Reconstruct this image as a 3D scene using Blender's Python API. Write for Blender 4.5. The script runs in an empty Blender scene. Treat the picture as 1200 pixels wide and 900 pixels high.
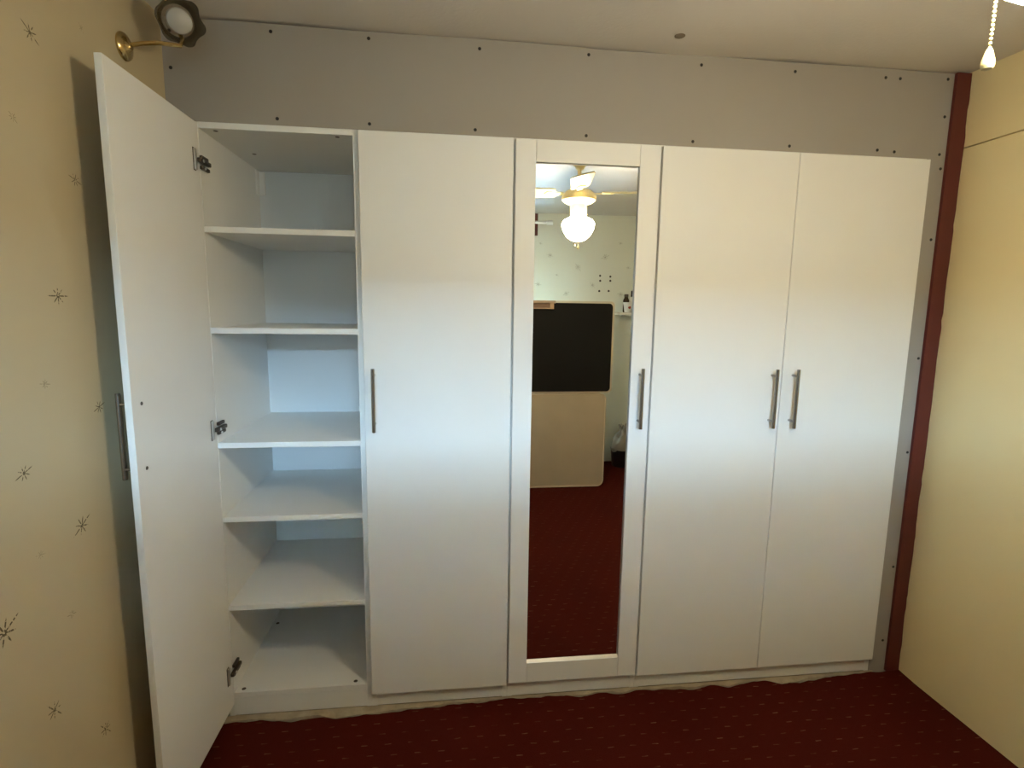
import bpy, bmesh, math, random
from mathutils import Vector, Matrix
random.seed(7)
S = bpy.context.scene
COL = S.collection
ZO = 0.047                      # all heights below are measured 47 mm under the carpet; shifted at the end

# ------------------------------------------------------------------ camera
def camera():
    yaw, pitch, roll = math.radians(-6.843), math.radians(-8.059), math.radians(0.80)
    cy, sy, cp, sp = math.cos(yaw), math.sin(yaw), math.cos(pitch), math.sin(pitch)
    f = Vector((-sy*cp, cy*cp, sp)); r = Vector((cy, sy, 0)); u = r.cross(f)
    cr, sr = math.cos(roll), math.sin(roll)
    r2 = cr*r + sr*u; u2 = -sr*r + cr*u
    cam = bpy.data.cameras.new('camera'); o = bpy.data.objects.new('camera', cam); COL.objects.link(o)
    M = Matrix((r2, u2, -f)).transposed().to_4x4(); M.translation = Vector((0.7808, -1.8337, 1.5172 - ZO))
    o.matrix_world = M
    cam.sensor_width = 36; cam.lens = 631.1*36/1200; cam.clip_start = 0.02
    S.camera = o
camera()

# ------------------------------------------------------------------ light and exposure
SKY = 174.0
LAMP = 110.0
S.view_settings.view_transform = 'Standard'; S.view_settings.look = 'None'
S.view_settings.gamma = 1; S.view_settings.use_curve_mapping = False
S.view_settings.exposure = -0.12
try:
    S.cycles.max_bounces = 10; S.cycles.diffuse_bounces = 6; S.cycles.glossy_bounces = 6
    S.cycles.transmission_bounces = 6; S.cycles.transparent_max_bounces = 8
    S.cycles.sample_clamp_indirect = 60.0; S.cycles.caustics_reflective = False; S.cycles.caustics_refractive = False
    S.cycles.use_denoising = True
except Exception: pass

def world():
    w = bpy.data.worlds.new('overcast_sky'); S.world = w; w.use_nodes = True
    nt = w.node_tree; N = nt.nodes; L = nt.links; N.clear()
    out = N.new('ShaderNodeOutputWorld'); bg = N.new('ShaderNodeBackground')
    tc = N.new('ShaderNodeTexCoord'); sp = N.new('ShaderNodeSeparateXYZ'); rp = N.new('ShaderNodeValToRGB')
    L.new(tc.outputs['Generated'], sp.inputs[0]); 
    mr = N.new('ShaderNodeMapRange'); mr.inputs[1].default_value = -1; mr.inputs[2].default_value = 1
    L.new(sp.outputs['Z'], mr.inputs[0]); L.new(mr.outputs[0], rp.inputs[0])
    e = rp.color_ramp.elements
    e[0].position = 0.5; e[0].color = (.45, .71, 1.0, 1)
    e[1].position = 1.0; e[1].color = (.42, .69, 1.0, 1)
    L.new(rp.outputs[0], bg.inputs[0]); bg.inputs[1].default_value = SKY
    L.new(bg.outputs[0], out.inputs[0])
world()

WX0, WX1, WZ0, WZ1 = 0.28, 1.50, 1.00, 2.14        # window opening in the wall behind the camera
def portal():
    l = bpy.data.lights.new('window_daylight', 'AREA'); l.shape = 'RECTANGLE'; l.size = WX1-WX0; l.size_y = WZ1-WZ0
    l.cycles.is_portal = True
    o = bpy.data.objects.new('window_daylight', l); COL.objects.link(o)
    o.location = ((WX0+WX1)/2, -3.30, (WZ0+WZ1)/2); o.rotation_euler = (math.radians(90), 0, 0)
portal()

# ------------------------------------------------------------------ materials
def new_mat(name):
    m = bpy.data.materials.new(name); m.use_nodes = True
    nt = m.node_tree; b = nt.nodes['Principled BSDF']
    return m, nt, b
def noise(nt, scale, detail=3, coord='Object'):
    tc = nt.nodes.new('ShaderNodeTexCoord'); n = nt.nodes.new('ShaderNodeTexNoise')
    n.inputs['Scale'].default_value = scale; n.inputs['Detail'].default_value = detail
    nt.links.new(tc.outputs[coord], n.inputs['Vector']); return n
def mat(name, col, rough=.5, metal=0., bump=0., bscale=200., vary=0., vscale=4., spec=.5, emit=None, estr=0.):
    m, nt, b = new_mat(name)
    b.inputs['Base Color'].default_value = (*col, 1); b.inputs['Roughness'].default_value = rough
    b.inputs['Metallic'].default_value = metal; b.inputs['Specular IOR Level'].default_value = spec
    if vary:
        n = noise(nt, vscale, 4); mx = nt.nodes.new('ShaderNodeMix'); mx.data_type = 'RGBA'
        mx.inputs[6].default_value = (*[c*(1-vary) for c in col], 1); mx.inputs[7].default_value = (*[min(1, c*(1+vary)) for c in col], 1)
        nt.links.new(n.outputs['Fac'], mx.inputs[0]); nt.links.new(mx.outputs[2], b.inputs['Base Color'])
    if bump:
        n = noise(nt, bscale, 2); bp = nt.nodes.new('ShaderNodeBump'); bp.inputs['Strength'].default_value = bump
        bp.inputs['Distance'].default_value = .002
        nt.links.new(n.outputs['Fac'], bp.inputs['Height']); nt.links.new(bp.outputs[0], b.inputs['Normal'])
    if emit:
        b.inputs['Emission Color'].default_value = (*emit, 1); b.inputs['Emission Strength'].default_value = estr
    return m

white = mat('white_melamine', (.80, .79, .765), .42, bump=.06, bscale=500, vary=.012, vscale=9)
white_in = mat('white_melamine_board', (.78, .775, .75), .5, bump=.05, bscale=500, vary=.012, vscale=9)
back_white = mat('white_hardboard', (.74, .755, .76), .55, vary=.012)
plaster = mat('plasterboard_paper', (.34, .31, .275), .85, bump=.12, bscale=160, vary=.05, vscale=3)
ceil_m = mat('ceiling_paint', (.66, .62, .57), .8, bump=.35, bscale=90, vary=.04, vscale=2)
cream = mat('cream_board', (.80, .66, .36), .5, bump=.08, bscale=120, vary=.03, vscale=2.5)
redwood = mat('red_gloss_paint', (.105, .015, .011), .45, bump=.25, bscale=60, vary=.2, vscale=12)
steel = mat('brushed_steel', (.36, .34, .32), .24, 1, bump=.06, bscale=400)
nickel = mat('nickel_plate', (.62, .59, .54), .3, .95)
darkmetal = mat('dark_hinge_metal', (.10, .085, .07), .4, .8)
brass = mat('polished_brass', (.62, .47, .22), .22, 1, vary=.1, vscale=30)
black = mat('black_screw', (.006, .006, .006), .5)
hole_m = mat('bare_hole', (.03, .025, .02), .9)
underlay = mat('tan_underlay', (.36, .30, .215), .95, bump=.8, bscale=60, vary=.4, vscale=25)
fan_m = mat('cream_enamel', (.80, .69, .40), .4, vary=.02)
opal = mat('opal_glass', (1, .95, .8), .3, emit=(1.0, .87, .63), estr=LAMP)
divan_beige = mat('beige_divan_fabric', (.50, .41, .29), .9, bump=.4, bscale=300, vary=.10, vscale=6)
divan_cream = mat('cream_piping', (.60, .50, .36), .9, bump=.3, bscale=300, vary=.05)
divan_black = mat('black_base_cloth', (.007, .0065, .0052), .8, bump=.3, bscale=200, vary=.15, vscale=3, spec=.25)
wood = mat('brown_timber', (.20, .11, .06), .6, bump=.2, bscale=40, vary=.25, vscale=14)
palewood = mat('pale_timber', (.42, .28, .17), .6, bump=.2, bscale=40, vary=.15, vscale=14)
white_pl = mat('white_plastic', (.80, .79, .76), .35, vary=.01)
mugred = mat('red_print', (.25, .02, .02), .4)
bin_m = mat('black_plastic', (.008, .008, .009), .4)
bag_m = mat('thin_white_bag', (.34, .32, .28), .6, bump=.6, bscale=30, vary=.15, vscale=14)
brownglass = mat('brown_glass', (.06, .035, .02), .25)
curtain_w = mat('white_pole_paint', (.80, .80, .78), .4)

def mirror_mat():
    m, nt, b = new_mat('silvered_mirror')
    b.inputs['Base Color'].default_value = (.93, .95, .94, 1); b.inputs['Metallic'].default_value = 1; b.inputs['Roughness'].default_value = 0.0
    return m
mirror_m = mirror_mat()
def glass_mat(name, tint, gloss_r=.03, ior=1.45, extra=0.0):
    m = bpy.data.materials.new(name); m.use_nodes = True; nt = m.node_tree; nt.nodes.clear()
    o = nt.nodes.new('ShaderNodeOutputMaterial'); t = nt.nodes.new('ShaderNodeBsdfTransparent'); g = nt.nodes.new('ShaderNodeBsdfGlossy')
    fr = nt.nodes.new('ShaderNodeFresnel'); fr.inputs[0].default_value = ior; mx = nt.nodes.new('ShaderNodeMixShader')
    t.inputs[0].default_value = (*tint, 1); g.inputs['Roughness'].default_value = gloss_r
    nt.links.new(fr.outputs[0], mx.inputs[0]); nt.links.new(t.outputs[0], mx.inputs[1]); nt.links.new(g.outputs[0], mx.inputs[2])
    last = mx
    if extra:
        d = nt.nodes.new('ShaderNodeBsdfDiffuse'); d.inputs[0].default_value = (.5, .47, .40, 1)
        m2 = nt.nodes.new('ShaderNodeMixShader'); m2.inputs[0].default_value = extra
        nt.links.new(mx.outputs[0], m2.inputs[1]); nt.links.new(d.outputs[0], m2.inputs[2]); last = m2
    nt.links.new(last.outputs[0], o.inputs[0]); return m
pane_m = glass_mat('window_glass', (.96, .98, .97))
shade_m = glass_mat('smoky_shade_glass', (.97, .94, .88), .12, 1.22, .12)
bulb_m = mat('pearl_bulb_glass', (.36, .345, .31), .4)

# wallpaper : cream paper with printed starbursts (flat print)
def star_group():
    g = bpy.data.node_groups.new('starburst_print', 'ShaderNodeTree')
    I = g.interface
    for nm, ty in (('P', 'NodeSocketVector'), ('C', 'NodeSocketVector'), ('Size', 'NodeSocketFloat'), ('Turn', 'NodeSocketFloat')):
        I.new_socket(nm, in_out='INPUT', socket_type=ty)
    I.new_socket('Mask', in_out='OUTPUT', socket_type='NodeSocketFloat')
    N = g.nodes; L = g.links
    gi = N.new('NodeGroupInput'); go = N.new('NodeGroupOutput')
    def M(op, a, b=None):
        n = N.new('ShaderNodeMath'); n.operation = op
        for i, v in enumerate((a, b)):
            if v is None: continue
            if isinstance(v, (int, float)): n.inputs[i].default_value = v
            else: L.new(v, n.inputs[i])
        return n.outputs[0]
    sub = N.new('ShaderNodeVectorMath'); sub.operation = 'SUBTRACT'; L.new(gi.outputs['P'], sub.inputs[0]); L.new(gi.outputs['C'], sub.inputs[1])
    sp = N.new('ShaderNodeSeparateXYZ'); L.new(sub.outputs[0], sp.inputs[0])
    r = M('SQRT', M('ADD', M('MULTIPLY', sp.outputs[0], sp.outputs[0]), M('MULTIPLY', sp.outputs[1], sp.outputs[1])))
    r = M('DIVIDE', r, gi.outputs['Size'])
    a = M('ADD', M('ARCTAN2', sp.outputs[1], sp.outputs[0]), gi.outputs['Turn'])
    main = M('POWER', M('ABSOLUTE', M('COSINE', a)), 160.0)
    ray = M('MULTIPLY', M('POWER', M('ABSOLUTE', M('COSINE', M('MULTIPLY', a, 4.0))), 4.0), .64)
    edge = M('MAXIMUM', M('MAXIMUM', main, ray), .14)
    m = M('SUBTRACT', 1.0, M('DIVIDE', r, edge)); m = M('MULTIPLY', m, 6.0)
    cl = N.new('ShaderNodeClamp'); L.new(m, cl.inputs[0])
    nz = N.new('ShaderNodeTexNoise'); nz.inputs['Scale'].default_value = 170; L.new(gi.outputs['P'], nz.inputs['Vector'])
    br = M('GREATER_THAN', nz.outputs['Fac'], .43)
    L.new(M('MULTIPLY', cl.outputs[0], br), go.inputs[0])
    return g
STAR = star_group()
def wallpaper(name, base, ink, axes, stars, wrinkle=None):
    m, nt, b = new_mat(name); N = nt.nodes; L = nt.links
    tc = N.new('ShaderNodeTexCoord'); sp = N.new('ShaderNodeSeparateXYZ'); cb = N.new('ShaderNodeCombineXYZ')
    L.new(tc.outputs['Object'], sp.inputs[0]); L.new(sp.outputs[axes[0]], cb.inputs[0]); L.new(sp.outputs[axes[1]], cb.inputs[1])
    acc = None
    for (u, v, s, t, k) in stars:
        g = N.new('ShaderNodeGroup'); g.node_tree = STAR; L.new(cb.outputs[0], g.inputs['P'])
        g.inputs['C'].default_value = (u, v, 0); g.inputs['Size'].default_value = s; g.inputs['Turn'].default_value = t
        ml = N.new('ShaderNodeMath'); ml.operation = 'MULTIPLY'; L.new(g.outputs[0], ml.inputs[0]); ml.inputs[1].default_value = min(1, k*1.2)
        if acc is None: acc = ml.outputs[0]
        else:
            mx = N.new('ShaderNodeMath'); mx.operation = 'MAXIMUM'; L.new(acc, mx.inputs[0]); L.new(ml.outputs[0], mx.inputs[1]); acc = mx.outputs[0]
    n = noise(nt, 2.2, 4); m1 = N.new('ShaderNodeMix'); m1.data_type = 'RGBA'
    m1.inputs[6].default_value = (*[c*.94 for c in base], 1); m1.inputs[7].default_value = (*[c*1.05 for c in base], 1); L.new(n.outputs['Fac'], m1.inputs[0])
    m2 = N.new('ShaderNodeMix'); m2.data_type = 'RGBA'; L.new(m1.outputs[2], m2.inputs[6]); m2.inputs[7].default_value = (*ink, 1)
    L.new(acc, m2.inputs[0]); L.new(m2.outputs[2], b.inputs['Base Color'])
    b.inputs['Roughness'].default_value = .62
    nb = noise(nt, 260, 2); bp = N.new('ShaderNodeBump'); bp.inputs['Strength'].default_value = .10; bp.inputs['Distance'].default_value = .002
    L.new(nb.outputs['Fac'], bp.inputs['Height']); L.new(bp.outputs[0], b.inputs['Normal'])
    return m
starsL = [(-.530, 2.063, .030, .6, .75), (-.36, 2.151, .014, .9, .35), (-.602, 1.876, .016, .7, .5), (-.433, 1.794, .024, .3, .7),
          (-.527, 1.529, .033, 0, .8), (-.593, 1.343, .017, .15, .55), (-.425, 1.262, .026, -.35, .8), (-.676, 1.173, .027, -.35, .8),
          (-.526, 1.000, .036, -.5, .8), (-.767, .883, .046, -.5, .85), (-.588, .814, .016, .2, .6), (-.668, .639, .032, .9, .75),
          (-.516, .464, .030, .9, .75), (-.657, .99, .016, .2, .35)]
for i in range(16):
    starsL.append((random.uniform(-3.0, -.95), random.uniform(.2, 2.3), random.uniform(.015, .036), random.uniform(-1, 1), random.uniform(.5, .8)))
starsB = [(u, v, s*1.3, t, .55) for (u, v, s, t) in [(1.708, 1.995, .030, .3), (1.972, 1.895, .036, .9), (1.775, 1.821, .014, .4), (2.226, 1.993, .036, -.4), (1.603, 1.734, .028, .2),
          (2.114, 1.736, .03, .8), (1.868, 1.654, .030, -.5), (2.387, 1.654, .03, .2), (2.366, 2.119, .02, .2), (2.09, 2.284, .02, .1), (2.45, 1.90, .02, .2), (1.62, 2.1, .016, .5)]]
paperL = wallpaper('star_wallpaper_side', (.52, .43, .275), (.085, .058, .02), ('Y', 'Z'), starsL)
paperB = wallpaper('star_wallpaper_rear_lit', (.72, .72, .64), (.16, .13, .07), ('X', 'Z'), starsB)  # same paper as the side; base lightened to stand in for brighter light

def carpet_mat():
    m, nt, b = new_mat('red_dash_carpet'); N = nt.nodes; L = nt.links
    def M(op, a, c=None, d=None):
        n = N.new('ShaderNodeMath'); n.operation = op
        for i, v in enumerate((a, c, d)):
            if v is None: continue
            if isinstance(v, (int, float)): n.inputs[i].default_value = v
            else: L.new(v, n.inputs[i])
        return n.outputs[0]
    tc = N.new('ShaderNodeTexCoord'); sp = N.new('ShaderNodeSeparateXYZ'); L.new(tc.outputs['Object'], sp.inputs[0])
    wob = noise(nt, 9, 2)
    y = M('ADD', M('DIVIDE', sp.outputs['Y'], .046), M('MULTIPLY', M('SUBTRACT', wob.outputs['Fac'], .5), .35))
    row = M('FLOOR', y)
    x = M('ADD', M('DIVIDE', sp.outputs['X'], .078), M('MULTIPLY', row, .31))
    fx = M('FRACT', x); fy = M('FRACT', y)
    dash = M('MULTIPLY', M('LESS_THAN', fx, .27), M('LESS_THAN', M('ABSOLUTE', M('SUBTRACT', fy, .5)), .042))
    nz = noise(nt, 30, 4); dash = M('MULTIPLY', dash, M('MINIMUM', 1.0, M('MAXIMUM', 0.0, M('MULTIPLY', M('SUBTRACT', nz.outputs['Fac'], .32), 2.6))))
    n2 = noise(nt, 3.0, 3)
    m1 = N.new('ShaderNodeMix'); m1.data_type = 'RGBA'; m1.inputs[6].default_value = (.050, .0038, .0012, 1); m1.inputs[7].default_value = (.070, .0055, .0018, 1); L.new(n2.outputs['Fac'], m1.inputs[0])
    m2 = N.new('ShaderNodeMix'); m2.data_type = 'RGBA'; L.new(m1.outputs[2], m2.inputs[6]); m2.inputs[7].default_value = (.16, .070, .042, 1); L.new(dash, m2.inputs[0])
    L.new(m2.outputs[2], b.inputs['Base Color']); b.inputs['Roughness'].default_value = .95; b.inputs['Specular IOR Level'].default_value = .12
    nb = noise(nt, 420, 2); bp = N.new('ShaderNodeBump'); bp.inputs['Strength'].default_value = .5; bp.inputs['Distance'].default_value = .004
    L.new(nb.outputs['Fac'], bp.inputs['Height']); L.new(bp.outputs[0], b.inputs['Normal'])
    return m
carpet_m = carpet_mat()

# ------------------------------------------------------------------ mesh helpers
def new(): return bmesh.new()
def box(bm, x0, x1, y0, y1, z0, z1, bev=0.0, seg=1):
    vs = [bm.verts.new((x, y, z)) for x in (x0, x1) for y in (y0, y1) for z in (z0, z1)]
    fs = [bm.faces.new([vs[i] for i in q]) for q in ((0, 1, 3, 2), (4, 6, 7, 5), (0, 4, 5, 1), (2, 3, 7, 6), (0, 2, 6, 4), (1, 5, 7, 3))]
    if bev:
        es = list({e for f in fs for e in f.edges})
        bmesh.ops.bevel(bm, geom=es, offset=bev, segments=seg, affect='EDGES', profile=.5)
    return bm
def bx(*a, **k): return box(new(), *a, **k)
def frame_axes(d):
    d = Vector(d).normalized(); a = Vector((0, 0, 1)) if abs(d.z) < .9 else Vector((1, 0, 0))
    u = d.cross(a).normalized(); return d, u, d.cross(u)
def tube(bm, pts, r, seg=12, cap=True):
    pts = [Vector(p) for p in pts]; rs = r if isinstance(r, (list, tuple)) else [r]*len(pts)
    rings = []; u = None
    for i, p in enumerate(pts):
        d = (pts[min(i+1, len(pts)-1)] - pts[max(i-1, 0)]).normalized()
        if u is None: _, u, _ = frame_axes(d)
        u = (u - d*u.dot(d)).normalized(); v = d.cross(u)
        rings.append([bm.verts.new(p + rs[i]*(math.cos(t)*u + math.sin(t)*v)) for t in (2*math.pi*k/seg for k in range(seg))])
    for a, b in zip(rings, rings[1:]):
        for k in range(seg): bm.faces.new((a[k], a[(k+1) % seg], b[(k+1) % seg], b[k]))
    if cap: bm.faces.new(rings[0][::-1]); bm.faces.new(rings[-1])
    return bm
def lathe(bm, prof, origin=(0, 0, 0), axis=(0, 0, 1), seg=32, wave=None):
    o = Vector(origin); d, u, v = frame_axes(axis); rings = []
    for r, h in prof:
        if r < 1e-6: rings.append([bm.verts.new(o + d*h)]); continue
        ring = []
        for k in range(seg):
            t = 2*math.pi*k/seg; rr, hh = (r, h) if wave is None else wave(r, h, t)
            ring.append(bm.verts.new(o + d*hh + rr*(math.cos(t)*u + math.sin(t)*v)))
        rings.append(ring)
    for a, b in zip(rings, rings[1:]):
        if len(a) == 1 and len(b) == 1: continue
        for k in range(seg):
            k2 = (k+1) % seg
            if len(a) == 1: bm.faces.new((a[0], b[k2], b[k]))
            elif len(b) == 1: bm.faces.new((a[k], a[k2], b[0]))
            else: bm.faces.new((a[k], a[k2], b[k2], b[k]))
    return bm
def link(name, bm, m, parent=None, smooth=False, origin=None):
    """one mesh object; bm is in scene coordinates, origin (or the parent's) is taken off"""
    o = None
    off = Vector(origin) if origin else Vector((0, 0, 0))
    pw = Vector((0, 0, 0)); q = parent
    while q is not None: pw += q.location; q = q.parent
    if parent is not None and origin is None: off = pw.copy()
    bmesh.ops.translate(bm, vec=-off, verts=bm.verts)
    bmesh.ops.recalc_face_normals(bm, faces=bm.faces)
    me = bpy.data.meshes.new(name); bm.to_mesh(me); bm.free()
    if smooth:
        for p in me.polygons: p.use_smooth = True
        try: me.set_sharp_from_angle(angle=math.radians(35))
        except Exception: pass
    me.materials.append(m); o = bpy.data.objects.new(name, me); COL.objects.link(o)
    if parent is not None: o.parent = parent; o.location = off - pw
    else: o.location = off
    return o
def thing(name, label, cat, loc, group=None):
    o = bpy.data.objects.new(name, None); COL.objects.link(o); o.location = loc; o.empty_display_size = .1
    o['label'] = label; o['category'] = cat
    if group: o['group'] = group
    return o
def struct(name, bm, m, **k):
    o = link(name, bm, m, **k); o['kind'] = 'structure'; return o
def child_copy(o, parent, loc):
    c = o.copy(); COL.objects.link(c); c.parent = parent; c.location = loc; return c

# ------------------------------------------------------------------ the room
LX, RX, BY, AY, CZ, FZ = -.069, 2.635, -3.10, .60, 2.365, .030     # side walls, rear wall, alcove back, ceiling, sub-floor
floor = struct('floor', bx(LX-.1, RX+.1, BY-.1, AY+.1, FZ-.05, FZ), underlay)
# ceiling: a grid so that its edge against the board is not quite straight
def ceiling_bm():
    bm = new(); nx, ny = 40, 40; g = []
    for i in range(nx+1):
        row = []
        for j in range(ny+1):
            x = LX-.1 + (RX-LX+.2)*i/nx; y = BY-.1 + (AY-BY+.2)*j/ny
            z = CZ + .004*math.sin(x*3.1+.4)*math.cos(y*2.3) + .003*math.sin(x*7.3+y*3.7) + (.006*math.exp(-((x-1.38)/.10)**2 - ((y-.02)/.25)**2))
            row.append(bm.verts.new((x, y, z)))
        g.append(row)
    for i in range(nx):
        for j in range(ny): bm.faces.new((g[i][j], g[i][j+1], g[i+1][j+1], g[i+1][j]))
    r = bmesh.ops.extrude_face_region(bm, geom=bm.faces[:])
    vs = [v for v in r['geom'] if isinstance(v, bmesh.types.BMVert)]
    for v in vs: v.co.z = CZ+.10
    return bm
ceil = struct('ceiling', ceiling_bm(), ceil_m, smooth=True)
pm = lathe(new(), [(0, -.0025), (.013, -.0025), (.016, -.001), (.018, .004)], (1.499, -.099, CZ-.0052), seg=16)
link('old_hook_hole', pm, mat('brown_stain', (.20, .15, .10), .9), ceil, smooth=True)
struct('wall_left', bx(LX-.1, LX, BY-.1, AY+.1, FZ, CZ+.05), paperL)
# right wall: cream boards with one horizontal joint
wr = struct('wall_right', bx(RX+.012, RX+.1, BY-.1, AY+.1, FZ, CZ+.05), mat('dark_joint', (.05, .035, .02), .9))
link('panel', bx(RX, RX+.013, BY, .034, FZ, 2.109, bev=.0015), cream, wr)
link('panel', bx(RX, RX+.013, BY, .034, 2.1125, CZ+.03, bev=.0015), cream, wr)
struct('wall_alcove', bx(LX-.1, RX+.1, AY, AY+.1, FZ, CZ+.05), plaster)
# wall with the window, behind the camera
wf = new()
box(wf, LX-.1, WX0, BY-.2, BY, FZ, CZ+.05); box(wf, WX1, RX+.1, BY-.2, BY, FZ, CZ+.05)
box(wf, WX0, WX1, BY-.2, BY, FZ, WZ0); box(wf, WX0, WX1, BY-.2, BY, WZ1, CZ+.05)
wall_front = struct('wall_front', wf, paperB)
link('added_sky_blocker', bx(WX0-.6, WX1+.7, BY-1.40, BY-.2, 2.285, 2.365, bev=.01), white_pl, wall_front)  # added, unseen slab: cuts off high sky to shape the doors' light band
struct('floor_added_bounce', bx(-6, 8, -8.0, BY-.2, -.40, -.30), mat('bounce_pale_grey', (.52, .52, .50), .9, bump=.3, bscale=20, vary=.1))  # pale ground added out of view to bounce sky light onto the ceiling
struct('wall_added_sky_block', bx(-6, 8, -8.3, -8.0, -.40, 2.78), mat('sky_block_dark', (.06, .05, .04), .9, bump=.5, bscale=12, vary=.2, vscale=6))  # unseen dark wall put in to keep low sky off the doors
wn = new(); t = .055; y0, y1 = BY-.13, BY-.07; xm = (WX0+WX1)/2
for a in ((WX0, WX0+t, y0, y1, WZ0, WZ1), (WX1-t, WX1, y0, y1, WZ0, WZ1), (WX0+t, WX1-t, y0, y1, WZ0, WZ0+t), (WX0+t, WX1-t, y0, y1, WZ1-t, WZ1), (xm-.03, xm+.03, y0, y1, WZ0+t, WZ1-t)):
    box(wn, *a, bev=.004)
win = struct('window_1', wn, white_pl)
for a, b in ((WX0+t, xm-.03), (xm+.03, WX1-t)):
    link('pane', bx(a, b, BY-.104, BY-.100, WZ0+t, WZ1-t), pane_m, win)
link('window_sill', bx(WX0-.04, WX1+.04, BY-.07, BY+.10, WZ0-.025, WZ0, bev=.006), white_pl, win)
for k, (x, z) in enumerate([(2.184, 1.822), (2.282, 1.816), (2.186, 1.776), (2.283, 1.778), (2.181, 1.682), (2.271, 1.684)]):
    link('plug_hole', lathe(new(), [(0, .002), (.009, .002), (.010, 0)], (x, BY, z), (0, 1, 0), 10), hole_m, wall_front)

# plasterboard face round the wardrobes, screwed on
def sheet(outline, y0, y1):
    bm = new(); f = bm.faces.new([bm.verts.new((x, y0, z)) for x, z in outline])
    r = bmesh.ops.extrude_face_region(bm, geom=[f])
    bmesh.ops.translate(bm, vec=(0, y1-y0, 0), verts=[v for v in r['geom'] if isinstance(v, bmesh.types.BMVert)])
    return bm
top_edge = [(LX, 2.3655)]
x = LX
while x < 2.60:
    top_edge.append((x+.02, 2.3625 + .0012*math.sin(x*9) - (.004 if 1.22 < x < 1.5 else 0))); x += .06
top_edge += [(2.61, 2.3655)]
wb = sheet([(2.61, .032), (2.507, .032), (2.507, 2.0713), (-.003, 2.0713), (-.003, .032), (LX, .032)] + top_edge, .020, .0325)
wall_back = struct('wall_back', wb, plaster)
sc = None
def screw_bm(x, z): return lathe(new(), [(0, .0016), (.0022, .0012), (.0046, .0016), (.0052, .0004), (.0056, -.0004)], (x, .0200, z), (0, -1, 0), 10)
for x, z in [(-.048, 2.221), (-.045, 2.325), (.246, 2.342), (.538, 2.342), (.884, 2.335), (1.629, 2.333), (1.967, 2.333), (2.308, 2.334), (2.364, 2.334), (2.55, 2.343), (1.241, 2.34),
             (.254, 2.091), (.535, 2.09), (.871, 2.089), (1.241, 2.089), (1.614, 2.088), (1.968, 2.09), (2.304, 2.092), (2.371, 2.089), (2.554, 2.217), (2.551, 2.088),
             (2.562, 2.039), (2.558, 1.788), (2.565, 1.347), (2.566, .978), (2.564, .503), (2.556, .182)]:
    if sc is None:
        sc = link('screw', screw_bm(0, 0), black, wall_back, smooth=True); sc.location = (x, 0, z)
    else: child_copy(sc, wall_back, (x, 0, z))
# red painted batten in the corner, with a chipped right edge
random.seed(3)
pts = [(2.577, .05), (2.577, 1.2), (2.575, CZ-.002)]
zz = CZ-.002; rt = []
while zz > .05:
    rt.append((2.634 + random.uniform(-.0045, .0008), zz)); zz -= random.uniform(.02, .07)
rt += [(2.634, .05)]
trim = struct('trim_1', sheet(pts + rt, .008, .0335), redwood)

# ------------------------------------------------------------------ carpet
key = [(-.069, -.012), (.02, -.004), (.10, -.002), (.216, -.014), (.30, -.008), (.38, -.022), (.496, -.013), (.62, -.004), (.70, .000), (.793, .010), (.9, .006), (1.02, .016), (1.2, .014), (1.30, .000), (1.36, .016), (1.46, -.004), (1.5, .010),
       (1.626, .006), (1.75, -.002), (1.80, .010), (1.874, -.006), (1.95, .008), (2.03, .014), (2.10, -.012), (2.17, -.010), (2.24, .004), (2.34, .010), (2.43, .015), (2.52, .019), (2.635, .019)]
def yy(x):
    for (a, ya), (b, yb) in zip(key, key[1:]):
        if a <= x <= b:
            t = (x-a)/(b-a); t = t*t*(3-2*t); return ya + (yb-ya)*t
    return 0
def carpet_bm():
    bm = new(); random.seed(11)
    n = 240; ys = [None, -.02, -.06, -.2]; prof = []
    rows = []
    for i in range(n+1):
        x = LX + (RX-LX)*i/n; e = yy(x) - .006 + .0035*math.sin(x*61)*math.sin(x*23) + random.uniform(-.0012, .0012)
        lift = .004 + .003*math.sin(x*17+1)*math.sin(x*5)
        pr = [(e, FZ+.002), (e-.0005, FZ+.012+lift*.6), (e-.006, .047+lift), (e-.03, .047+lift*.6), (e-.09, .047), (-.6, .047), (BY+.001, .047), (BY+.001, FZ+.002)]
        rows.append([bm.verts.new((x, y, z)) for y, z in pr])
    for a, b in zip(rows, rows[1:]):
        for k in range(len(a)): bm.faces.new((a[k], a[(k+1) % len(a)], b[(k+1) % len(a)], b[k]))
    bm.faces.new(rows[0]); bm.faces.new(rows[-1][::-1])
    return bm
cp = link('carpet', carpet_bm(), carpet_m, smooth=True)
cp['label'] = 'dark red carpet with small dashes and a ragged cut edge'; cp['category'] = 'carpet'
# torn strip of underlay showing between carpet and plinths
def torn_bm():
    bm = new(); random.seed(5); rows = []
    for i in range(131):
        x = LX+.004 + (2.52-LX)*i/130
        e = min(.012, yy(min(x, 2.63)) + .0015 + random.uniform(0, .003))
        h = .0465 + .003*math.sin(x*29)*math.sin(x*7) + random.uniform(-.002, .002)
        rows.append([bm.verts.new(p) for p in ((x, e, FZ+.0005), (x, e+.002, h-.002), (x, (e+.0185)/2, h), (x, .0185, .0508), (x, .0185, FZ+.0005))])
    for a, b in zip(rows, rows[1:]):
        for k in range(5): bm.faces.new((a[k], a[(k+1) % 5], b[(k+1) % 5], b[k]))
    bm.faces.new(rows[0]); bm.faces.new(rows[-1][::-1])
    return bm
link('underlay_strip', torn_bm(), underlay, floor)

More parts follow.
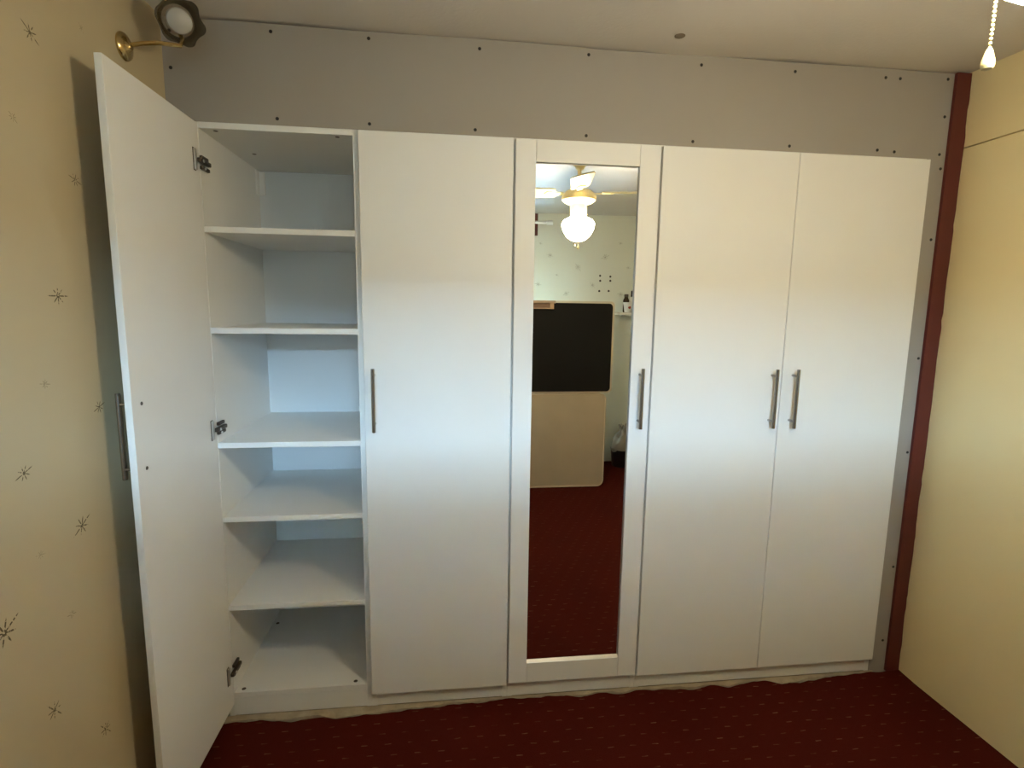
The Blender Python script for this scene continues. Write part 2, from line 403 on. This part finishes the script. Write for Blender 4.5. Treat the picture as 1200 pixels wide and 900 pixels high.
# ------------------------------------------------------------------ wardrobes
CF, CB = .020, .578          # carcass front and back
TOP, BOT = 2.071, .140       # carcass top, upper side of the bottom board
DZ0, DZ1 = .112, 2.065       # doors
T = .0185
def carcass(root, x0, x1, shelves=()):
    link('side_panel', bx(x0, x0+T, CF, CB, .050, TOP, bev=.0006), white_in, root)
    link('side_panel', bx(x1-T, x1, CF, CB, .050, TOP, bev=.0006), white_in, root)
    a, b = x0+T+.0002, x1-T-.0002
    link('top_panel', bx(a, b, CF, CB-.02, TOP-T, TOP, bev=.0006), white_in, root)
    link('bottom_panel', bx(a, b, CF, CB-.02, BOT-T, BOT, bev=.0006), white_in, root)
    link('back_panel', bx(a, b, CB-.0195, CB-.0165, BOT+.0005, TOP-T-.0005), back_white, root)
    link('plinth', bx(a, b, CF+.001, CF+.017, .0515, BOT-T-.0015, bev=.0006), white_in, root)
    for z in shelves:
        link('shelf', bx(a, b, CF+.0005, CB-.0205, z-T, z, bev=.0008), white_in, root)
def bar_handle(door, x, y, z0, z1, nrm):
    """steel bar on two posts; y/x is the centre line of the bar, nrm points off the door face"""
    n = Vector(nrm); L = z1-z0
    c = Vector((x, y, 0))
    h = link('handle', tube(new(), [c+Vector((0, 0, z)) for z in (z0, z0+.0012, z1-.0012, z1)], [.0052, .0062, .0062, .0052], 16), steel, door, smooth=True)
    for z in (z0+L*.115, z1-L*.115):
        p = c+Vector((0, 0, z)); link('post', tube(new(), [p-n*.0335, p-n*.004], .0046, 12), steel, h, smooth=True)
    return h

# 1 open unit
w1 = thing('open_wardrobe', 'open white wardrobe with five bare shelves and its door swung out', 'wardrobe', (.25, .29, .050))
carcass(w1, 0, .5, (1.7585, 1.4395, 1.0565, .7965, .473))
d1 = link('door', bx(.0015, .0184, -.4475, .0165, .100, 2.066, bev=.0008), white, w1)
h1 = link('handle', tube(new(), [(-.034, -.408, z) for z in (1.070, 1.0712, 1.2918, 1.293)], [.0052, .0062, .0062, .0052], 16), steel, d1, smooth=True)
for z in (1.098, 1.265):
    link('post', tube(new(), [(.001, -.408, z), (-.030, -.408, z)], .0046, 12), steel, h1, smooth=True)
    link('screw', lathe(new(), [(0, .0012), (.002, .0008), (.0044, .0014), (.005, 0)], (.0184, -.406, z+.002), (1, 0, 0), 12), darkmetal, d1, smooth=True)
def hinge(z):
    bm = new()
    # cup plate lying on the door face
    h = link('hinge', box(bm, .0184, .0255, -.026, -.014, z-.031, z+.031, bev=.0015, seg=2), nickel, d1)
    link('hinge_base', bx(.0184, .0200, -.0285, -.0125, z-.0335, z+.0335, bev=.0005), darkmetal, h)
    a = new(); box(a, .0235, .036, -.015, .060, z-.0065, z+.0065, bev=.002); box(a, .0195, .0285, .012, .066, z-.022, z-.011, bev=.0015); box(a, .0195, .0285, .014, .060, z+.009, z+.020, bev=.0015)
    link('hinge_arm', a, darkmetal, h)
    s = new(); lathe(s, [(0, .0025), (.0045, .0025), (.005, 0)], (.036, .004, z), (1, 0, 0), 12); lathe(s, [(0, .0025), (.0045, .0025), (.005, 0)], (.0285, .030, z-.0165), (1, 0, 0), 12)
    link('hinge_screw', s, nickel, h, smooth=True)
for z in (1.951, 1.108, .232): hinge(z)
for x, y in ((.045, .039), (.438, .041), (.040, .45)):
    link('cam_cover', lathe(new(), [(0, .0012), (.006, .0012), (.0075, 0)], (x, y, BOT), seg=12), darkmetal, w1, smooth=True)
for x, y in ((.060, .045), (.43, .045), (.09, .30)):
    link('cam_cover', lathe(new(), [(0, .0012), (.006, .0012), (.0075, 0)], (x, y, TOP-T), (0, 0, -1), 12), darkmetal, w1, smooth=True)
cbk = new(); box(cbk, .0188, .046, .548, .5578, 1.955, 2.048, bev=.003); box(cbk, .0188, .024, .515, .550, 1.955, 2.048, bev=.002)
link('corner_bracket', cbk, white_pl, w1)

# 2 plain single door
w2 = thing('plain_wardrobe', 'white wardrobe with one plain closed door between open shelves and mirror', 'wardrobe', (.75, .29, .050))
carcass(w2, .5004, .9996)
d2 = link('door', bx(.5012, .9952, 0, .0185, .1105, DZ1, bev=.0012), white, w2)
bar_handle(d2, .5345, -.0335, 1.097, 1.312, (0, -1, 0))

# 3 mirror door: stiles, rails, bevelled mirror
w3 = thing('mirror_wardrobe', 'white wardrobe with a tall mirror set in its door', 'wardrobe', (1.25, .29, .050))
carcass(w3, 1.0004, 1.4996)
X0, X1, Z0, Z1 = 1.0030, 1.4955, .1175, DZ1-.001
ix0, ix1, iz0, iz1 = 1.0705, 1.4245, .196, 1.9935
d3 = link('door', bx(X0, X1, .0125, .0185, Z0, Z1), white, w3)
link('door_stile', bx(X0, ix0, 0, .0130, Z0, Z1, bev=.0014), white, d3)
link('door_stile', bx(ix1, X1, 0, .0130, Z0, Z1, bev=.0014), white, d3)
link('door_rail', bx(ix0+.0006, ix1-.0006, 0, .0130, iz1, Z1, bev=.0010), white, d3)
link('door_rail', bx(ix0+.0006, ix1-.0006, 0, .0130, Z0, iz0, bev=.0010), white, d3)
link('mirror', bx(ix0+.0003, ix1-.0003, .0105, .0124, iz0+.0003, iz1-.0003), mirror_m, d3)
bead_m = mat('glossy_bead', (.80, .76, .66), .30, spec=.9)
def bead(pts):                       # bevelled bead round the glass
    bm = new(); f = bm.faces.new([bm.verts.new(p) for p in pts[:3]]); g = bm.faces.new([bm.verts.new(p) for p in pts[3:]][::-1])
    a, b = list(f.verts), list(g.verts)[::-1]
    for k in range(3): bm.faces.new((a[k], b[k], b[(k+1) % 3], a[(k+1) % 3]))
    link('glass_bead', bm, bead_m, d3)
e, q = .0004, .0091
bead([(ix0+e, .0015, iz0+e), (ix0+e, .0102, iz0+e), (ix0+e, .0102, iz0+q), (ix1-e, .0015, iz0+e), (ix1-e, .0102, iz0+e), (ix1-e, .0102, iz0+q)])
bar_handle(d3, 1.4575, -.0335, 1.097, 1.313, (0, -1, 0))

# 4 double unit
w4 = thing('double_wardrobe', 'wide white double wardrobe with two plain doors and paired steel handles', 'wardrobe', (2.0, .29, .050))
carcass(w4, 1.5004, 2.5040)
d4 = link('door', bx(1.5040, 1.9975, 0, .0185, DZ0, DZ1-.001, bev=.0012), white, w4)
bar_handle(d4, 1.9600, -.0335, 1.093, 1.310, (0, -1, 0))
d5 = link('door', bx(2.0005, 2.5015, 0, .0185, DZ0+.001, DZ1-.001, bev=.0012), white, w4)
bar_handle(d5, 2.0415, -.0335, 1.092, 1.310, (0, -1, 0))

# ------------------------------------------------------------------ brass wall lamp (switched off)
wl = thing('wall_lamp', 'brass wall lamp with a smoky glass shade above the open door', 'lamp', (LX, -.190, 2.186))
link('wall_plate', lathe(new(), [(.034, 0), (.035, .004), (.032, .009), (.022, .014), (.012, .017), (.008, .022), (0, .023)], (LX, -.190, 2.186), (1, 0, 0), 32), brass, wl, smooth=True)
ax = Vector((.50, -.78, -.36)).normalized(); so = Vector((.058, -.152, 2.275)); bk = so - ax*.078
link('arm', tube(new(), [(LX+.015, -.190, 2.190), (LX+.05, -.190, 2.197), (.020, -.192, 2.200), (.052, -.186, 2.200), (.064, -.168, 2.206), (.060, -.140, 2.232), tuple(bk + Vector((.012, -.012, -.022))), tuple(bk)], .0055, 14), brass, wl, smooth=True)
link('lamp_holder', lathe(new(), [(0, -.012), (.012, -.011), (.020, -.004), (.022, .014), (.022, .030), (.015, .032), (0, .032)], bk, ax, 24), brass, wl, smooth=True)
def flute(r, h, t):
    k = max(0, (h+.03)/.06); c = math.cos(6*t+.5); p = abs(c)**.7*(1 if c > 0 else -1)
    return r*(1+.07*k*p), h + .009*k*p
link('lamp_shade', lathe(new(), [(.021, -.060), (.028, -.056), (.040, -.044), (.047, -.026), (.049, -.006), (.052, .012), (.0565, .024), (.0555, .0255), (.050, .013), (.047, -.006), (.045, -.025), (.038, -.042), (.027, -.054), (.021, -.058)], so, ax, 60, flute), shade_m, wl, smooth=True)
link('bulb', lathe(new(), [(.013, -.050), (.015, -.044), (.019, -.030), (.027, -.012), (.0315, .000), (.0315, .006), (.0295, .0105), (.024, .0125), (0, .0140)], so, ax, 32), bulb_m, wl, smooth=True)

# ------------------------------------------------------------------ ceiling fan with the lit globe
FX, FY = 1.512, -1.215
fan = thing('ceiling_fan', 'cream ceiling fan with a lit glass globe, seen whole in the mirror', 'ceiling fan', (FX, FY, CZ-.002))
link('canopy', lathe(new(), [(.052, 2.363), (.053, 2.345), (.045, 2.318), (.022, 2.285), (.013, 2.280), (0, 2.280)], (FX, FY, 0), seg=32), fan_m, fan, smooth=True)
link('down_rod', tube(new(), [(FX, FY, 2.285), (FX, FY, 2.165)], .0105, 16), fan_m, fan, smooth=True)
link('motor_housing', lathe(new(), [(0, 2.178), (.03, 2.176), (.070, 2.168), (.090, 2.150), (.097, 2.132), (.094, 2.118), (.075, 2.104), (.050, 2.095), (0, 2.095)], (FX, FY, 0), seg=40), fan_m, fan, smooth=True)
link('light_kit', lathe(new(), [(0, 2.096), (.045, 2.096), (.047, 2.088), (.046, 2.052), (.047, 2.040), (.044, 2.034), (0, 2.034)], (FX, FY, 0), seg=32), fan_m, fan, smooth=True)
globe = link('glass_globe', lathe(new(), [(.042, 2.033), (.046, 2.027), (.058, 2.021), (.079, 2.011), (.089, 1.998), (.0915, 1.985), (.088, 1.965), (.078, 1.941), (.062, 1.919), (.041, 1.903), (.020, 1.895), (0, 1.893)], (FX, FY, 0), seg=36), opal, fan, smooth=True)
def blade(ang):
    ca, sa = math.cos(ang), math.sin(ang); rd = Vector((ca, sa, 0)); tn = Vector((-sa, ca, 0)); zb = 2.160; pit = math.radians(-14)
    def P(r, w, dz): return Vector((FX, FY, zb)) + rd*r + tn*(w*math.cos(pit)) + Vector((0, 0, w*math.sin(pit)+dz))
    out = [(.130, -.042), (.145, -.050), (.39, -.062), (.412, -.054), (.418, -.030), (.418, .030), (.412, .054), (.39, .062), (.145, .050), (.130, .042)]
    bm = new(); up = [bm.verts.new(P(r, w, .003)) for r, w in out]; dn = [bm.verts.new(P(r, w, -.003)) for r, w in out]
    bm.faces.new(up); bm.faces.new(dn[::-1])
    for k in range(len(out)):
        j = (k+1) % len(out); bm.faces.new((up[k], dn[k], dn[j], up[j]))
    b = link('blade', bm, fan_m, fan)
    bk = new(); q = [(.085, -.018), (.125, -.014), (.175, -.030), (.195, 0), (.175, .030), (.125, .014), (.085, .018)]
    up = [bk.verts.new(P(r, w, -.0032)) for r, w in q]; dn = [bk.verts.new(P(r, w, -.0075)) for r, w in q]
    bk.faces.new(up); bk.faces.new(dn[::-1])
    for k in range(len(q)):
        j = (k+1) % len(q); bk.faces.new((up[k], dn[k], dn[j], up[j]))
    link('blade_iron', bk, fan_m, b)
for k in range(4): blade(math.radians(101 + 90*k))
ivory = mat('ivory_plastic', (.70, .62, .34), .4)
def cord(x, y, ztop, zend, big):
    bm = new(); z = ztop
    while z > zend + .0245:
        bmesh.ops.create_uvsphere(bm, u_segments=8, v_segments=6, radius=.0021, matrix=Matrix.Translation((x, y, z))); z -= .0056
    c = link('pull_cord', bm, ivory if big else nickel, fan, smooth=True)
    s = 1.0 if big else .7
    link('pull_knob', lathe(new(), [(0, .0255*s), (.0030*s, .025*s), (.0045*s, .021*s), (.0072*s, .011*s), (.0078*s, .006*s), (.0074*s, .003*s), (.0062*s, 0), (0, 0)], (x, y, zend), seg=14), (ivory if big else darkmetal), c, smooth=True)
cord(1.498, -1.1405, 2.070, 1.842, True)
cord(1.508, -1.262, 2.060, 1.868, False)

# ------------------------------------------------------------------ seen in the mirror: the far side of the room
def rbox(x0, x1, y0, y1, z0, z1, r):
    bm = new(); ol = []
    for cx, cz, a0 in ((x1-r, z1-r, 0), (x0+r, z1-r, 90), (x0+r, z0+r, 180), (x1-r, z0+r, 270)):
        for k in range(7):
            a = math.radians(a0+15*k); ol.append((cx+r*math.cos(a), cz+r*math.sin(a)))
    f = bm.faces.new([bm.verts.new((x, y0, z)) for x, z in ol])
    r2 = bmesh.ops.extrude_face_region(bm, geom=[f]); bmesh.ops.translate(bm, vec=(0, y1-y0, 0), verts=[v for v in r2['geom'] if isinstance(v, bmesh.types.BMVert)])
    return bm
def piping(x0, x1, z0, z1, y, r, tr):
    pts = []
    for cx, cz, a0 in ((x1-r, z1-r, 0), (x0+r, z1-r, 90), (x0+r, z0+r, 180), (x1-r, z0+r, 270)):
        for k in range(7):
            a = math.radians(a0+15*k); pts.append((cx+r*math.cos(a), y, cz+r*math.sin(a)))
    pts.append(pts[0]); return tube(new(), pts, tr, 8)
bx0 = .12
b1 = thing('divan_base', 'beige divan base on its edge on the floor, reflected in the mirror', 'bed base', (1.4, -2.52, .047), 'divan bases stood on edge')
link('body', rbox(bx0, 2.062, -2.68, -2.372, .0472, .832, .05), divan_beige, b1)
link('piping', piping(bx0, 2.062, .053, .830, -2.373, .05, .006), divan_cream, b1)
b2 = thing('divan_base', 'black-backed divan base stacked upright on the beige one, reflected in the mirror', 'bed base', (1.4, -2.52, .838), 'divan bases stood on edge')
link('body', rbox(bx0-.02, 2.114, -2.68, -2.392, .839, 1.577, .03), divan_cream, b2)
link('base_cloth', rbox(bx0-.006, 2.098, -2.396, -2.388, .849, 1.561, .03), divan_black, b2)
tf = new(); box(tf, .90, 1.625, -2.389, -2.360, 1.556, 1.578, bev=.002); box(tf, .90, 1.612, -2.389, -2.362, 1.512, 1.520, bev=.001); box(tf, 1.580, 1.612, -2.389, -2.364, 1.520, 1.556, bev=.002)
tfo = link('timber_rail', tf, palewood, b2)
link('rail_backing', bx(.905, 1.580, -2.388, -2.382, 1.5203, 1.5557), wood, tfo)

# curtain pole and the red batten behind it
struct('trim_2', bx(.05, 1.588, BY, BY+.018, 2.165, CZ-.008, bev=.002), redwood)
cpole = thing('curtain_pole', 'white curtain pole with a plain finial, high in the mirror', 'curtain pole', (1.0, -3.0, 2.268))
link('pole', tube(new(), [(-.02, -3.0, 2.268), (1.655, -3.0, 2.268)], .013, 16), curtain_w, cpole, smooth=True)
link('finial', lathe(new(), [(.013, 0), (.021, .004), (.022, .045), (.020, .056), (0, .060)], (1.65, -3.0, 2.268), (1, 0, 0), 20), curtain_w, cpole, smooth=True)
for x in (.12, 1.50):
    link('bracket', bx(x-.01, x+.01, BY+.017, -2.99, 2.258, 2.272, bev=.002), curtain_w, cpole)

# small corner shelf with its things
sh = thing('wall_shelf', 'small cream shelf in the far corner, reflected at the mirror edge', 'shelf', (2.475, -2.97, 1.458))
link('board', bx(2.312, 2.634, BY+.001, -2.88, 1.466, 1.489, bev=.005, seg=2), mat('cream_shelf_paint', (.66, .60, .50), .5), sh)
link('bracket', bx(2.40, 2.42, BY+.001, -2.93, 1.452, 1.466, bev=.003), nickel, sh)
cup = thing('cup', 'white tapered cup with a red spot on the corner shelf', 'cup', (2.402, -2.925, 1.489))
link('body', lathe(new(), [(0, 1.4895), (.026, 1.4895), (.029, 1.496), (.036, 1.545), (.044, 1.580), (.041, 1.580), (.033, 1.545), (.026, 1.500), (0, 1.499)], (2.402, -2.925, 0), seg=28), white_pl, cup, smooth=True)
link('red_print', lathe(new(), [(0, .003), (.012, .002), (.015, -.002)], (2.409, -2.8925, 1.535), (.15, 1, 0), 16), mugred, cup, smooth=True)
btl = thing('bottle', 'slim white bottle with a black cap on the corner shelf', 'bottle', (2.462, -2.985, 1.489))
link('body', lathe(new(), [(0, 1.4895), (.022, 1.4895), (.024, 1.495), (.024, 1.61), (.020, 1.625), (.012, 1.632), (0, 1.632)], (2.462, -2.985, 0), seg=24), white_pl, btl, smooth=True)
link('cap', lathe(new(), [(.0135, 1.630), (.0145, 1.632), (.0140, 1.682), (.012, 1.686), (0, 1.686)], (2.462, -2.985, 0), seg=20), bin_m, btl, smooth=True)
jar = thing('jar', 'small brown glass jar behind the cup on the corner shelf', 'jar', (2.425, -3.045, 1.489))
link('body', lathe(new(), [(0, 1.4895), (.026, 1.4895), (.028, 1.495), (.028, 1.60), (.018, 1.622), (.016, 1.632), (0, 1.632)], (2.425, -3.045, 0), seg=24), brownglass, jar, smooth=True)
link('lid', lathe(new(), [(.018, 1.630), (.0195, 1.633), (.0195, 1.655), (0, 1.657)], (2.425, -3.045, 0), seg=20), darkmetal, jar, smooth=True)

# black bin with a bag, low in the far corner
bn = thing('waste_bin', 'black bin holding a crumpled pale bag by the rear wall, in the mirror', 'bin', (2.42, -2.955, .047))
bb = lathe(new(), [(0, .0475), (.092, .0475), (.095, .052), (.110, .205), (.113, .212), (.108, .212), (.104, .200), (.090, .055), (0, .054)], (2.42, -2.955, 0), seg=28)
link('body', bb, bin_m, bn, smooth=True)
def crumple(r, h, t): return r*(1+.16*math.sin(3*t+h*20)+.08*math.sin(7*t+h*50)), h + .02*math.sin(5*t)
link('bag', lathe(new(), [(.088, .15), (.100, .205), (.108, .245), (.100, .290), (.075, .335), (.045, .360), (.020, .375), (.022, .400), (.040, .430), (.030, .425), (.006, .385), (0, .380)], (2.42, -2.955, 0), seg=48, wave=lambda r, h, t: crumple(r, h, t) if h > .2 else (r, h)), bag_m, bn, smooth=True)

# ------------------------------------------------------------------ put the carpet at height zero
for o in list(S.objects):
    if o.parent is None and o.type in ('MESH', 'EMPTY', 'LIGHT'): o.location.z -= ZO
